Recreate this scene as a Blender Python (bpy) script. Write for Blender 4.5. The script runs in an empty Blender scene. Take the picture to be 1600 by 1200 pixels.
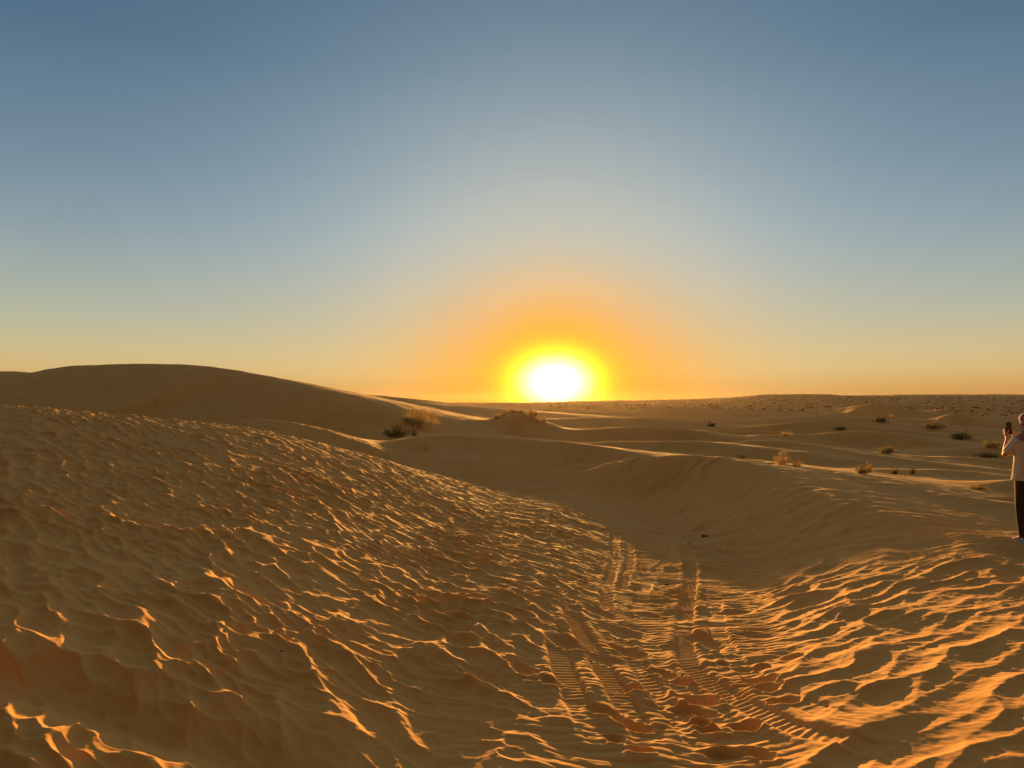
import bpy, bmesh, math, random
import numpy as np
from mathutils import Vector, Matrix

# ------------------------------------------------------------------ camera
scene = bpy.context.scene
F = 1155.0            # focal length in photo pixels (1600 wide)
CX, HY = 800.0, 628.0 # principal column, true horizon row
CAMZ = 1.9
cam_d = bpy.data.cameras.new("camera")
cam = bpy.data.objects.new("camera", cam_d)
scene.collection.objects.link(cam)
cam.location = (0, 0, CAMZ)
cam.rotation_euler = (math.radians(90), 0, 0)
cam_d.sensor_width = 36.0
cam_d.lens = 36.0 * F / 1600.0
cam_d.shift_y = (HY - 600.0) / 1600.0
cam_d.clip_start = 0.05
cam_d.clip_end = 30000
scene.camera = cam

# ------------------------------------------------------------------ light
SUN_AZ = math.atan((868 - CX) / F)       # from +Y towards +X
SUN_EL = math.radians(1.65)
sun_vec = Vector((math.sin(SUN_AZ) * math.cos(SUN_EL), math.cos(SUN_AZ) * math.cos(SUN_EL), math.sin(SUN_EL)))
sl = bpy.data.lights.new("sun", 'SUN')
sl.energy = 5.0
sl.angle = math.radians(0.5)
sl.color = (1.0, 0.455, 0.10)
so = bpy.data.objects.new("sun", sl)
scene.collection.objects.link(so)
so.rotation_euler = sun_vec.to_track_quat('Z', 'Y').to_euler()

scene.view_settings.view_transform = 'Standard'
scene.view_settings.look = 'None'
scene.view_settings.exposure = 1.15
scene.view_settings.gamma = 1.0

def make_world():
    w = bpy.data.worlds.new("World"); scene.world = w; w.use_nodes = True
    nt = w.node_tree; nt.nodes.clear(); N = nt.nodes.new; L = nt.links.new
    def m(op, a, b=None, clamp=False):
        n = N('ShaderNodeMath'); n.operation = op; n.use_clamp = clamp
        for i, v in enumerate((a, b)):
            if v is None: continue
            if isinstance(v, (int, float)): n.inputs[i].default_value = v
            else: L(v, n.inputs[i])
        return n.outputs[0]
    tc = N('ShaderNodeTexCoord')
    nrm = N('ShaderNodeVectorMath'); nrm.operation = 'NORMALIZE'; L(tc.outputs['Generated'], nrm.inputs[0])
    sep = N('ShaderNodeSeparateXYZ'); L(nrm.outputs[0], sep.inputs[0])
    el = m('MULTIPLY', m('ARCSINE', sep.outputs[2]), 180 / math.pi)      # degrees
    # aureole centre: slightly wider than tall
    sunv = Vector((math.sin(SUN_AZ), math.cos(SUN_AZ), math.tan(math.radians(1.55)))).normalized()
    dot = N('ShaderNodeVectorMath'); dot.operation = 'DOT_PRODUCT'; L(nrm.outputs[0], dot.inputs[0]); dot.inputs[1].default_value = sunv
    ang = m('MULTIPLY', m('ARCCOSINE', m('MINIMUM', dot.outputs['Value'], 1.0)), 180 / math.pi)
    def ramp(x, lo, hi, stops):
        mr = N('ShaderNodeMapRange'); L(x, mr.inputs[0]); mr.inputs[1].default_value = lo; mr.inputs[2].default_value = hi
        cr = N('ShaderNodeValToRGB'); L(mr.outputs[0], cr.inputs[0])
        cr.color_ramp.interpolation = 'EASE' if False else 'LINEAR'
        e = cr.color_ramp.elements
        while len(e) > 1: e.remove(e[-1])
        for i, (p, c) in enumerate(stops):
            t = (p - lo) / (hi - lo)
            if i == 0: e[0].position = t; q = e[0]
            else: q = e.new(t)
            q.color = (*c, 1)
        return cr.outputs[0]
    def s(r, g, b):   # sRGB 0..255 -> linear
        return tuple(((c / 255 + .055) / 1.055) ** 2.4 if c > 10 else c / 255 / 12.92 for c in (r, g, b))
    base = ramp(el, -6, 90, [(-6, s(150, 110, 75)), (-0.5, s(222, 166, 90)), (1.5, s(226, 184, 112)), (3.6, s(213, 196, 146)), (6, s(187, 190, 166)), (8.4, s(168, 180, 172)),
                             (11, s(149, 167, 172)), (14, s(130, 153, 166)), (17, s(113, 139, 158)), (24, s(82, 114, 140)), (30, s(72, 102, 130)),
                             (46, s(142, 140, 134)), (90, s(168, 154, 134))])  # unseen upper sky brightened and warmed as added fill for the shaded sand
    sky = N('ShaderNodeTexSky'); sky.sky_type = 'NISHITA'; sky.sun_disc = False
    sky.sun_elevation = math.radians(1.75); sky.sun_rotation = SUN_AZ
    sky.air_density = 1.0; sky.dust_density = 1.5; sky.ozone_density = 1.5
    mulsky = N('ShaderNodeVectorMath'); mulsky.operation = 'SCALE'; L(sky.outputs[0], mulsky.inputs[0]); mulsky.inputs['Scale'].default_value = 0.05
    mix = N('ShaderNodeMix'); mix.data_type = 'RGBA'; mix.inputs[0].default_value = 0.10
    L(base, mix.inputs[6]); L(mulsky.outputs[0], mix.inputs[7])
    # warm wide aureole mixed over base: weight by angle
    gw = ramp(ang, 0, 40, [(0, s(255, 168, 30)), (5, s(254, 172, 46)), (9, s(250, 180, 76)), (13, s(238, 190, 112)), (18, s(226, 194, 130)), (28, s(216, 190, 132)), (40, s(200, 180, 130))])
    gn = ramp(ang, 0, 40, [(0, s(255, 184, 46)), (4.5, s(253, 193, 98)), (7.3, s(237, 205, 156)), (9.7, s(217, 205, 175)), (12, s(212, 208, 186)), (14.4, s(210, 210, 194)), (19.5, s(196, 206, 202)), (28, s(178, 198, 204)), (40, s(160, 180, 190))])
    ew = N('ShaderNodeMapRange'); ew.interpolation_type = 'SMOOTHSTEP'; L(el, ew.inputs[0]); ew.inputs[1].default_value = 0.5; ew.inputs[2].default_value = 14.0
    gm = N('ShaderNodeMix'); gm.data_type = 'RGBA'; L(ew.outputs[0], gm.inputs[0]); L(gw, gm.inputs[6]); L(gn, gm.inputs[7]); glowc = gm.outputs[2]
    wt = m('POWER', 2.71828, m('MULTIPLY', m('POWER', m('DIVIDE', ang, 21.0), 1.8), -1.0))
    mix2 = N('ShaderNodeMix'); mix2.data_type = 'RGBA'; L(wt, mix2.inputs[0]); L(mix.outputs[2], mix2.inputs[6]); L(glowc, mix2.inputs[7])
    # unseen back half of the sky, dimmed and warmed to strengthen relief in shade
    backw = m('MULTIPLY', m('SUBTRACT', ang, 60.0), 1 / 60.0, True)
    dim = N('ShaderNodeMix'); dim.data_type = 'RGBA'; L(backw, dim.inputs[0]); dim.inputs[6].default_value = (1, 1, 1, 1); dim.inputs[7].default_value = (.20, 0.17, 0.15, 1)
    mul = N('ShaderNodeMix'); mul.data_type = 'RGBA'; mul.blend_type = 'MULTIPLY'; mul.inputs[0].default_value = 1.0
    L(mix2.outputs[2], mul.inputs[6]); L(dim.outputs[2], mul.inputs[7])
    hd = N('ShaderNodeMapRange'); hd.interpolation_type = 'SMOOTHSTEP'; L(el, hd.inputs[0]); hd.inputs[1].default_value = -.3; hd.inputs[2].default_value = 2.6; hd.inputs[3].default_value = 0.0; hd.inputs[4].default_value = 1.0
    hm_ = N('ShaderNodeMix'); hm_.data_type = 'RGBA'; L(hd.outputs[0], hm_.inputs[0]); hm_.inputs[6].default_value = (.84, .68, .50, 1); hm_.inputs[7].default_value = (1, 1, 1, 1)
    mh = N('ShaderNodeMix'); mh.data_type = 'RGBA'; mh.blend_type = 'MULTIPLY'; mh.inputs[0].default_value = 1.0; L(mul.outputs[2], mh.inputs[6]); L(hm_.outputs[2], mh.inputs[7])
    # burnt-out core around the sun (yellow ring then white), elliptical
    hz = N('ShaderNodeVectorMath'); hz.operation = 'SUBTRACT'; L(nrm.outputs[0], hz.inputs[0]); hz.inputs[1].default_value = sunv
    sc = N('ShaderNodeVectorMath'); sc.operation = 'MULTIPLY'; L(hz.outputs[0], sc.inputs[0]); sc.inputs[1].default_value = (1, 1, 1.42)
    ln = N('ShaderNodeVectorMath'); ln.operation = 'LENGTH'; L(sc.outputs[0], ln.inputs[0])
    rr = m('MULTIPLY', ln.outputs['Value'], 180 / math.pi)
    core = ramp(rr, 0, 8, [(0, (1.0, 1.0, 1.0)), (1.6, (1, 1, 1)), (2.25, (.95, .97, .55)), (3.2, (.62, .78, .06)), (3.8, (.36, .48, .0)), (4.4, (.20, .24, 0)), (5.1, (.10, .10, 0)), (6.2, (.035, .03, .0)), (8, (0, 0, 0))])
    add = N('ShaderNodeMix'); add.data_type = 'RGBA'; add.blend_type = 'ADD'; add.inputs[0].default_value = 1.0
    L(mh.outputs[2], add.inputs[6]); L(core, add.inputs[7])
    # the solar disc's dazzle is far brighter than the film can show
    hot = N('ShaderNodeMapRange'); hot.interpolation_type = 'SMOOTHSTEP'; L(rr, hot.inputs[0]); hot.inputs[1].default_value = 1.9; hot.inputs[2].default_value = .9; hot.inputs[3].default_value = 0; hot.inputs[4].default_value = 600.0
    hc = N('ShaderNodeVectorMath'); hc.operation = 'SCALE'; hc.inputs[0].default_value = (1.0, .50, .16); L(hot.outputs[0], hc.inputs['Scale'])
    ad2 = N('ShaderNodeVectorMath'); ad2.operation = 'ADD'; L(add.outputs[2], ad2.inputs[0]); L(hc.outputs[0], ad2.inputs[1])
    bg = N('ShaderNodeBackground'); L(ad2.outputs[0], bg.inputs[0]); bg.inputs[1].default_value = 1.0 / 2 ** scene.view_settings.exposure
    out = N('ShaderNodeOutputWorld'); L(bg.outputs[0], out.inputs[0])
make_world()

# ------------------------------------------------------------------ helpers
def tag(o, label=None, cat=None, group=None, kind=None):
    if label: o["label"] = label
    if cat: o["category"] = cat
    if group: o["group"] = group
    if kind: o["kind"] = kind
    return o

def empty(name, loc, rz=0):
    o = bpy.data.objects.new(name, None); scene.collection.objects.link(o)
    o.location = loc; o.rotation_euler = (0, 0, rz); o.empty_display_size = 0.1
    return o

def mesh_obj(name, verts, faces, mat, parent=None, smooth=False):
    me = bpy.data.meshes.new(name); me.from_pydata([tuple(v) for v in verts], [], faces); me.update()
    if mat: me.materials.append(mat)
    if smooth: me.polygons.foreach_set('use_smooth', [True] * len(me.polygons))
    o = bpy.data.objects.new(name, me); scene.collection.objects.link(o)
    if parent: o.parent = parent
    return o

def hash2(ix, iy, seed):
    h = (ix.astype(np.uint32) * np.uint32(374761393) + iy.astype(np.uint32) * np.uint32(668265263) + np.uint32((seed * 2246822519) & 0xffffffff))
    h = (h ^ (h >> np.uint32(13))) * np.uint32(1274126177)
    h = (h ^ (h >> np.uint32(16))) * np.uint32(2246822519)
    return h ^ (h >> np.uint32(15))
INV = np.float32(1.0 / 4294967296.0)

def perlin(x, y, seed=0):
    x = np.asarray(x, np.float32); y = np.asarray(y, np.float32)
    fx = np.floor(x); fy = np.floor(y); ix = fx.astype(np.int32); iy = fy.astype(np.int32)
    tx = x - fx; ty = y - fy
    def g(dx, dy):
        a = hash2(ix + dx, iy + dy, seed).astype(np.float32) * INV * np.float32(2 * np.pi)
        return np.cos(a) * (tx - dx) + np.sin(a) * (ty - dy)
    u = tx * tx * tx * (tx * (tx * 6 - 15) + 10); v = ty * ty * ty * (ty * (ty * 6 - 15) + 10)
    a = g(0, 0); b = g(1, 0); c = g(0, 1); d = g(1, 1)
    a = a + u * (b - a); c = c + u * (d - c)
    return (a + v * (c - a)) * 1.5

def cups(x, y, seed, k=9.0):
    """bowls round jittered points: smooth hollows that meet in sharp crests. 0 bottom .. ~1 crest"""
    fx = np.floor(x); fy = np.floor(y); ix = fx.astype(np.int32); iy = fy.astype(np.int32)
    tx = x - fx; ty = y - fy
    acc = np.zeros(x.shape, np.float32)
    for dx in (-1, 0, 1):
        for dy in (-1, 0, 1):
            h = hash2(ix + dx, iy + dy, seed)
            px = (h & np.uint32(0xffff)).astype(np.float32) / 65536.0
            py = (h >> np.uint32(16)).astype(np.float32) / 65536.0
            h2 = hash2(ix + dx, iy + dy, seed + 77).astype(np.float32) * INV
            ddx = dx + px - tx; ddy = dy + py - ty
            d = (ddx * ddx + ddy * ddy) * (0.75 + 0.6 * h2) + 0.22 * h2
            acc += np.exp(-34.0 * d)
    return np.minimum(-np.log(acc + 1e-12) / 34.0 + .01, 1.1)

def sstep(a, b, x):
    t = np.clip((x - a) / (b - a), 0, 1); return t * t * (3 - 2 * t)

def smax(a, b, k):
    h = np.clip(k - np.abs(a - b), 0, None) / k
    return np.maximum(a, b) + h * h * k * 0.25

def P(px, py, y):     # photo pixel + depth -> world
    return ((px - CX) / F * y, y, CAMZ - (py - HY) / F * y)

# ------------------------------------------------------------------ terrain: large form
GP = [  # photo column, photo row, metres away
 (-150,1000,3.8),(-150,700,9),(-150,630,12),(-400,900,4.5),(-400,600,13),(870,800,15),
 (1000,1159,4.0),(1000,1076,4.9),(1000,1006,6.1),(1000,930,8.2),(1000,880,10.6),(1000,845,13.4),(980,812,17),(910,790,18.5),(900,772,22),
 (1100,1159,4.0),(1100,1004,6.1),(1100,930,8.3),(1100,880,10.6),(1100,840,13.8),(1080,815,16.5),(1125,819,16),(1104,792,19),(1185,832,14.5),(1010,779,21),(1240,848,12.5),
 (1190,1000,6.1),(1190,930,8.2),(1190,890,10.2),(1180,855,13),
 (1300,1150,3.85),(1300,1044,5.0),(1300,950,6.9),(1300,895,8.8),(1310,858,10.3),(1400,851,10.3),
 (1450,1159,3.7),(1450,1000,5.6),(1450,920,7.5),(1450,870,9.2),(1500,852,10.0),
 (1600,1160,3.6),(1600,1000,5.4),(1600,920,7.3),(1600,870,9.2),(1590,851,10.0),
 (1800,1100,4.2),(1800,900,8),(1800,845,10.5),(2100,1000,5.5),(2100,860,10),
 # hollow beyond the near crest on the right
 (1500,900,12.5),(1650,905,13),(1800,900,13),
 # ground beyond the left crest
 (0,760,25),(200,740,27),(400,730,27),(520,735,27),(640,745,27),(760,768,27),(860,780,27),
 (-400,760,25),(-800,760,20),
 (600,705,42),(700,715,40),(800,725,40),(900,735,40),(1000,735,40),(1150,745,35),(1300,768,30),(1450,790,26),(1600,812,24),(1800,820,24),
 (100,690,60),(300,690,60),(500,688,60),(700,684,65),(900,690,65),(1100,695,62),(1300,710,55),(1450,722,50),(1600,735,47),(2000,750,45),
 (300,660,110),(600,659,110),(750,658,110),(900,660,110),(1100,663,105),(1300,672,100),(1600,682,98),(2000,690,95),(-400,670,100),
 (300,640,220),(600,640,220),(800,641,220),(1000,641,220),(1200,645,220),(1400,650,210),(1600,654,210),(2000,655,200),(-400,640,220),
 (300,632,450),(700,632,450),(1000,632,450),(1000,632,560),(1200,638,340),(1400,641,340),(1600,643,340),(2000,644,340),(1200,631,500),(1400,631,500),(1600,632,500),(2000,632,500),(-400,632,450),
 # skyline
 (0,629,700),(400,630,700),(600,629,700),(700,629.5,720),(780,630,720),(850,629,720),(920,627,720),(1000,626,720),(1080,625,720),(1130,624,700),(1165,620,690),(1190,617.5,680),
 (1240,617,680),(1300,617,680),(1330,620,690),(1390,618.5,680),(1480,618,680),(1600,618,680),(1900,618,680),(2200,620,680),(-400,629,700),
 (0,635,1400),(600,635,1400),(900,633,1400),(1200,625,1400),(1600,625,1400),(2100,626,1400),(-400,635,1400),
 (0,630,5500),(800,630,5500),(1600,628,5500),(2200,630,5500),(-400,630,5500),
 # round the feet
 (-1500,2200,1.0),(3000,2400,1.0),(0,2100,1.3),(800,2600,0.95),(1600,2150,1.2)]
# left slope: height at 3 m, crest distance and crest row for each column
for col, z3, yc, rc, pw in [(0,.44,12,641,1.1),(60,.42,12.3,643,1.1),(120,.38,12.6,649,1.08),(200,.32,13,657,1.05),(300,.26,14,664,1.0),(400,.20,15,675,1.0),(500,.15,16.3,695,.95),(600,.11,17.3,721,.95),(700,.11,18.2,750,1.2),(800,.13,19,772,1.45)]:
    zc = CAMZ - (rc - HY) / F * yc
    for t in (0, .08, .17, .3, .45, .62, .8, 1):
        yy = 3 + t * (yc - 3); zz = z3 + (zc - z3) * t ** pw
        GP.append((col, HY + F * (CAMZ - zz) / yy, yy))
pts = np.array([P(*g) for g in GP], np.float64)
cphi = np.arctan2(pts[:, 0], pts[:, 1]); cr = np.hypot(pts[:, 0], pts[:, 1]); cv = np.log(cr)
def zt(z, r):  return (z - CAMZ) / r         # work in slope space so far ground keeps its row
VS = 0.30
def tps_fit():
    n = len(cphi); X = np.stack([cphi, cv * VS], 1)
    d2 = ((X[:, None] - X[None]) ** 2).sum(-1)
    K = np.where(d2 > 0, 0.5 * d2 * np.log(d2 + 1e-30), 0) + np.eye(n) * 1e-5
    Pm = np.concatenate([np.ones((n, 1)), X], 1)
    A = np.zeros((n + 3, n + 3)); A[:n, :n] = K; A[:n, n:] = Pm; A[n:, :n] = Pm.T
    b = np.zeros(n + 3); b[:n] = zt(pts[:, 2], cr) * np.sqrt(cr)
    return X, np.linalg.solve(A, b)
TX, TW = tps_fit()
def tps_eval(phi, r):
    sh = phi.shape; phi = np.clip(phi.ravel(), -0.95, 0.95); r = r.ravel(); v = np.log(np.clip(r, 1.0, 6000)) * VS
    out = TW[-3] + TW[-2] * phi + TW[-1] * v
    for i in range(len(TX)):
        d2 = (phi - TX[i, 0]) ** 2 + (v - TX[i, 1]) ** 2
        out += TW[i] * 0.5 * d2 * np.log(d2 + 1e-12)
    return (out / np.sqrt(np.clip(r, 1.0, 6000)) * np.clip(r, 1.0, 6000) + CAMZ).reshape(sh)

# dunes: crest line [(col,row,depth)...], front slope, back slope, crest rounding, foot blend
DUNES = [
 # near side of the middle dune
 ([(872,762,24),(900,742,23.8),(930,730,23.5),(960,721,23.2),(1010,714,22.6),(1060,711,22),(1110,713,21.3),(1150,720,20.2),(1200,735,18.3),(1260,758,15.7),(1320,780,13.6),(1390,803,12.0),(1450,822,11.0),(1510,841,10.3)], .50, .16, .28, .45),
 ([(1110,716,27.5),(1160,716.5,27),(1200,722,25.5),(1250,731,23.5),(1300,742,21.5),(1370,757,19.4),(1440,772,17.8),(1500,779,17),(1600,790,16.4),(1720,800,16),(1900,800,16)], .24, .12, .10, .4),
 ([(560,712,33),(600,696,34),(650,683,35),(700,680,35),(760,682,35),(820,686,35),(880,690,34),(950,700,33),(1020,714,31)], .22, .10, .12, .4),
 ([(345,663,28),(370,658,28),(410,657,28),(450,660,28),(500,671,28),(560,690,28),(600,706,28)], .22, .10, .15, .5),
 # tall dune on the left
 ([(-500,600,75),(-200,592,75),(60,584,75),(110,574,75),(160,570.5,74),(220,569,73),(290,570,72),(350,576,71),(410,588,70),(470,602,68),(530,616,66),(590,635,64),(640,655,62),(690,676,60)], .26, .12, 3.0, 2.0),
 ([(-300,583,140),(0,581,140),(30,580.5,140),(70,585,140),(120,590,140)], .1, .1, 5, 2),
 # low ridge right of it, on the skyline
 ([(470,626,170),(530,616,170),(590,618,170),(640,627,165),(700,634,160)], .08, .08, 6, 1.5),
 # cone with bushes
 ([(760,658,75),(785,648,75),(802,642.5,75),(815,643.5,75),(845,658,74),(880,672,72)], .30, .2, .4, .8),
 ([(560,672,58),(620,676,56),(660,683,52)], .15, .12, .5, .6),
 # rolling dunes in the middle distance, right of the sun
 ([(880,655,120),(960,653,125),(1050,656,125),(1120,664,120)], .10, .10, 1.5, 1.5),
 ([(900,674,70),(960,668,72),(1010,667,74),(1080,671,74),(1140,684,70)], .16, .10, .6, .8),
 ([(960,690,48),(1040,690,48),(1100,690,48),(1140,694,46),(1180,700,44)], .14, .1, .5, .6),
 ([(1150,693,52),(1180,689,52),(1220,689,52),(1270,696,50),(1320,706,46),(1380,716,43)], .18, .12, .5, .6),
 ([(1120,664,140),(1200,655,140),(1260,650,140),(1310,649,138),(1350,653,135),(1400,661,130)], .12, .10, 1.0, 1.2),
 ([(1330,644,260),(1345,636,260),(1362,631,260),(1400,637,255),(1460,645,250)], .10, .08, 1.5, 1.5),
 ([(1180,666,110),(1240,660,110),(1290,657,108),(1330,662,105),(1380,669,100)], .16, .1, .8, 1.0),
 ([(1190,680,85),(1260,679,82),(1310,675,80),(1360,674,80),(1410,678,78),(1470,690,74),(1530,700,70)], .14, .1, .8, .8),
 ([(1380,672,112),(1410,667,112),(1440,665,112),(1480,670,108),(1530,678,104)], .14, .1, .8, .8),
 ([(1310,662,150),(1360,661,150),(1400,656,150),(1450,655,148),(1490,646,145),(1530,654,142),(1600,662,135),(1700,668,130)], .12, .1, 1.0, 1.0),
 ([(1450,640,300),(1500,636,300),(1560,640,290),(1640,641,290)], .10, .08, 2, 1.5),
 ([(1440,667,125),(1480,664,122),(1520,668,118),(1580,676,110),(1680,684,105)], .14, .1, 1.0, 1.0),
 ([(1390,712,62),(1450,709,62),(1500,700,64),(1560,699,64),(1640,700,64),(1760,704,60)], .12, .1, .6, .6),
 ([(1400,722,50),(1450,718,52),(1500,715,53),(1550,717,52),(1620,724,50),(1700,728,48)], .16, .1, .5, .6),
 ([(1290,742,34),(1340,736,34),(1380,735,34),(1430,742,33),(1500,762,30)], .16, .12, .4, .5),
 ([(1400,748,33),(1440,738,34),(1480,736,34),(1530,738,34),(1580,748,32),(1660,752,32)], .22, .12, .25, .5),
 ([(1530,772,23),(1560,757,23.5),(1585,750,24),(1640,750,24),(1700,758,23)], .35, .2, .4, .4),
]
def resample(c, n=4):
    w = np.array([P(*q) for q in c]); m = len(w); out = []
    for i in range(m - 1):
        p0 = w[max(i - 1, 0)]; p1 = w[i]; p2 = w[i + 1]; p3 = w[min(i + 2, m - 1)]
        for k in range(n):
            t = k / n
            out.append(0.5 * ((2 * p1) + (-p0 + p2) * t + (2 * p0 - 5 * p1 + 4 * p2 - p3) * t * t + (-p0 + 3 * p1 - 3 * p2 + p3) * t ** 3))
    out.append(w[-1]); return np.array(out)
RES = [(resample(d[0], 3), d[1] * (2.7 if 40 < d[0][0][2] < 320 and d[0][0][2] not in (75, 140, 170) else 1.0)) + d[2:] for d in DUNES]

def dune_h(x, y, w, sf, sb, rr):
    bd = np.full(x.shape, 1e9); bs = np.ones(x.shape); bz = np.zeros(x.shape)
    for i in range(len(w) - 1):
        ax, ay, az = w[i]; bx, by, bz_ = w[i + 1]
        tx, ty = bx - ax, by - ay; L2 = tx * tx + ty * ty
        t = np.clip(((x - ax) * tx + (y - ay) * ty) / L2, 0, 1)
        dx = x - ax - t * tx; dy = y - ay - t * ty
        d = np.hypot(dx, dy); m = d < bd
        side = (tx * dy - ty * dx) / (math.sqrt(L2)) / (d + 1e-6)
        bd = np.where(m, d, bd); bs = np.where(m, side, bs); bz = np.where(m, az + t * (bz_ - az), bz)
    wgt = sstep(-0.6, 0.6, bs)
    sl = sf * (1 - wgt) + sb * wgt
    return bz - sl * (np.sqrt(bd * bd + rr * rr) - rr)

def macro(phi, r):
    """phi, r 2-D grids; rows = r"""
    z = tps_eval(phi, r)
    far = np.abs(phi); back = sstep(1.0, 1.9, far)
    zb = 0.3 - 1.8 * sstep(8, 40, r) + 0 * phi
    x = r * np.sin(phi); y = r * np.cos(phi)
    # gentle undulation of the open sand
    a = sstep(28, 60, r) * (1 - 0.7 * sstep(300, 700, r))
    wv = perlin(x / 40, y / 40, 9) * 12
    und = perlin(x / 23 + .3, y / 31, 5) * .9 + np.abs(perlin((x + wv) / 19, (y + wv) / 12 + 9, 6)) * -2.6 - .15 + perlin(x / 60, y / 90, 8) * .6
    z = z - 1.2 * sstep(36, 62, r) * (1 - sstep(200, 400, r)) * np.clip(r / 90, .5, 1.6)
    z = z + a * (und + .3) * np.clip(r / 100, .25, 1.3)
    for (w, sf, sb, rr, kb) in RES:
        rw = np.hypot(w[:, 0], w[:, 1]); lo, hi = rw.min() * .45, rw.max() * 1.9
        rows = np.where((r[:, 0] > lo) & (r[:, 0] < hi))[0]
        if len(rows) == 0: continue
        sl = slice(rows[0], rows[-1] + 1)
        h = dune_h(x[sl], y[sl], w, sf, sb, rr)
        z[sl] = smax(z[sl], h, kb)
    z = z * (1 - back) + (zb + und * 1.2 * sstep(20, 80, r)) * back
    return z

# ------------------------------------------------------------------ terrain: grid
PH = math.radians(41.0)
phiF = np.linspace(-PH, PH, 1150)
rest = np.linspace(PH, 2 * math.pi - PH, 120)[1:-1]
def lr(a, b, s): n = int(round(math.log(b / a) / s)); return np.exp(np.linspace(math.log(a), math.log(b), n, endpoint=False))
rad = np.concatenate([lr(.4, 2.8, .02), lr(2.8, 13, .0016), lr(13, 60, .0026), lr(60, 900, .0045), lr(900, 1300, .02), [1300]])
nF = len(phiF); nR = len(rest); NR = len(rad)

def bspl(xs, x0, dx, n):
    """cubic interpolation weights (Catmull-Rom softened) onto samples xs from a uniform grid"""
    t = (xs - x0) / dx; i = np.clip(np.floor(t).astype(int), 1, n - 3); f = t - i
    c = np.stack([-.5 * f + f ** 2 - .5 * f ** 3, 1 - 2.5 * f ** 2 + 1.5 * f ** 3, .5 * f + 2 * f ** 2 - 1.5 * f ** 3, -.5 * f ** 2 + .5 * f ** 3], 0)
    b = np.stack([(1 - f) ** 3 / 6, (3 * f ** 3 - 6 * f ** 2 + 4) / 6, (-3 * f ** 3 + 3 * f ** 2 + 3 * f + 1) / 6, f ** 3 / 6], 0)
    return i, (.5 * c + .5 * b)
cstep = .0055
cphi0 = -PH - 3 * cstep; ncp = int((2 * PH) / cstep) + 8
cl0 = math.log(.38); cls = .006; ncl = int((math.log(6100) - cl0) / cls) + 5
cp = cphi0 + cstep * np.arange(ncp); crr = np.exp(cl0 + cls * np.arange(ncl))
CPH, CRR = np.meshgrid(cp, crr)
ZC = macro(CPH, CRR)
ip, wp = bspl(phiF, cphi0, cstep, ncp); il, wl = bspl(np.log(rad), cl0, cls, ncl)
tmp = sum(ZC[:, ip + k - 1] * wp[k][None] for k in range(4))
ZF = sum(tmp[il + k - 1] * wl[k][:, None] for k in range(4)).astype(np.float32)

PHI, RAD = np.meshgrid(phiF.astype(np.float32), rad.astype(np.float32))
X = RAD * np.sin(PHI); Y = RAD * np.cos(PHI)

# ------------------------------------------------------------------ terrain: surface detail
def seg_rows(lo, hi):
    k = np.where((rad >= lo) & (rad <= hi))[0]; return slice(k[0], k[-1] + 1)
def world_pt(px, py):       # photo pixel -> ground point by marching the large form
    ph = math.atan((px - CX) / F)
    ys = rad * math.cos(ph)
    j = int(np.clip(round((ph + PH) / (2 * PH) * (nF - 1)), 0, nF - 1))
    rows = HY + F * (CAMZ - ZF[:, j]) / ys
    k = np.where(rows <= py)[0]
    k = k[k > 20][0]
    return X[k, j], Y[k, j], ZF[k, j]
def polydist(x, y, line):
    bd = np.full(x.shape, 1e9, np.float32); bs = np.zeros(x.shape, np.float32); sg = np.zeros(x.shape, np.float32); acc = 0
    for i in range(len(line) - 1):
        ax, ay = line[i]; bx, by = line[i + 1]; tx, ty = bx - ax, by - ay; L2 = tx * tx + ty * ty; Ln = math.sqrt(L2)
        t = np.clip(((x - ax) * tx + (y - ay) * ty) / L2, 0, 1); dx = x - ax - t * tx; dy = y - ay - t * ty
        d = np.hypot(dx, dy); m = d < bd; bd = np.where(m, d, bd); bs = np.where(m, acc + t * Ln, bs); sg = np.where(m, np.sign(tx * dy - ty * dx), sg); acc += Ln
    return bd, bs, sg

D = np.zeros_like(ZF)
# valley floor centre line in the photo: column as a function of distance
vr = np.log([2.5, 4, 5, 6.2, 8.5, 11, 14, 18, 24, 40]); vc = np.array([(c - CX) / F for c in (1010, 1010, 1030, 1060, 1075, 1075, 1060, 1000, 930, 900)])
hw = np.array([w / F for w in (210, 200, 180, 150, 130, 120, 110, 90, 50, 40)])

s1 = seg_rows(.9, 32)
x = X[s1]; y = Y[s1]; r = RAD[s1]; u = x / np.maximum(y, .3); lgr = np.log(r)
vcx = np.interp(lgr, vr, vc).astype(np.float32); hwx = np.interp(lgr, vr, hw).astype(np.float32)
side = (u - vcx) / hwx + 0.35 * perlin(x * .9, y * .9, 40)
wL = sstep(.55, 1.5, -side); wR = sstep(.7, 1.4, side) * (1 - sstep(10.3, 11.5, r + .6 * perlin(x * .8, y * .8, 41)))
wV = np.clip(1 - wL - wR, 0, 1) * (1 - sstep(15, 18, r))
wx = perlin(x * 1.1, y * 1.1, 11); wy = perlin(x * 1.1 + 50, y * 1.1, 12)
wx2 = perlin(x * 3.1, y * 3.1, 13); wy2 = perlin(x * 3.1 + 50, y * 3.1, 14)
def aniso(ang, sa, sb, wamp, wamp2, sx=0.0, sy=0.0):
    c, s_ = math.cos(ang), math.sin(ang)
    xx = x + wamp * wx + wamp2 * wx2 + sx; yy = y + wamp * wy + wamp2 * wy2 + sy
    return (xx * c + yy * s_) / sa, (-xx * s_ + yy * c) / sb
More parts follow.
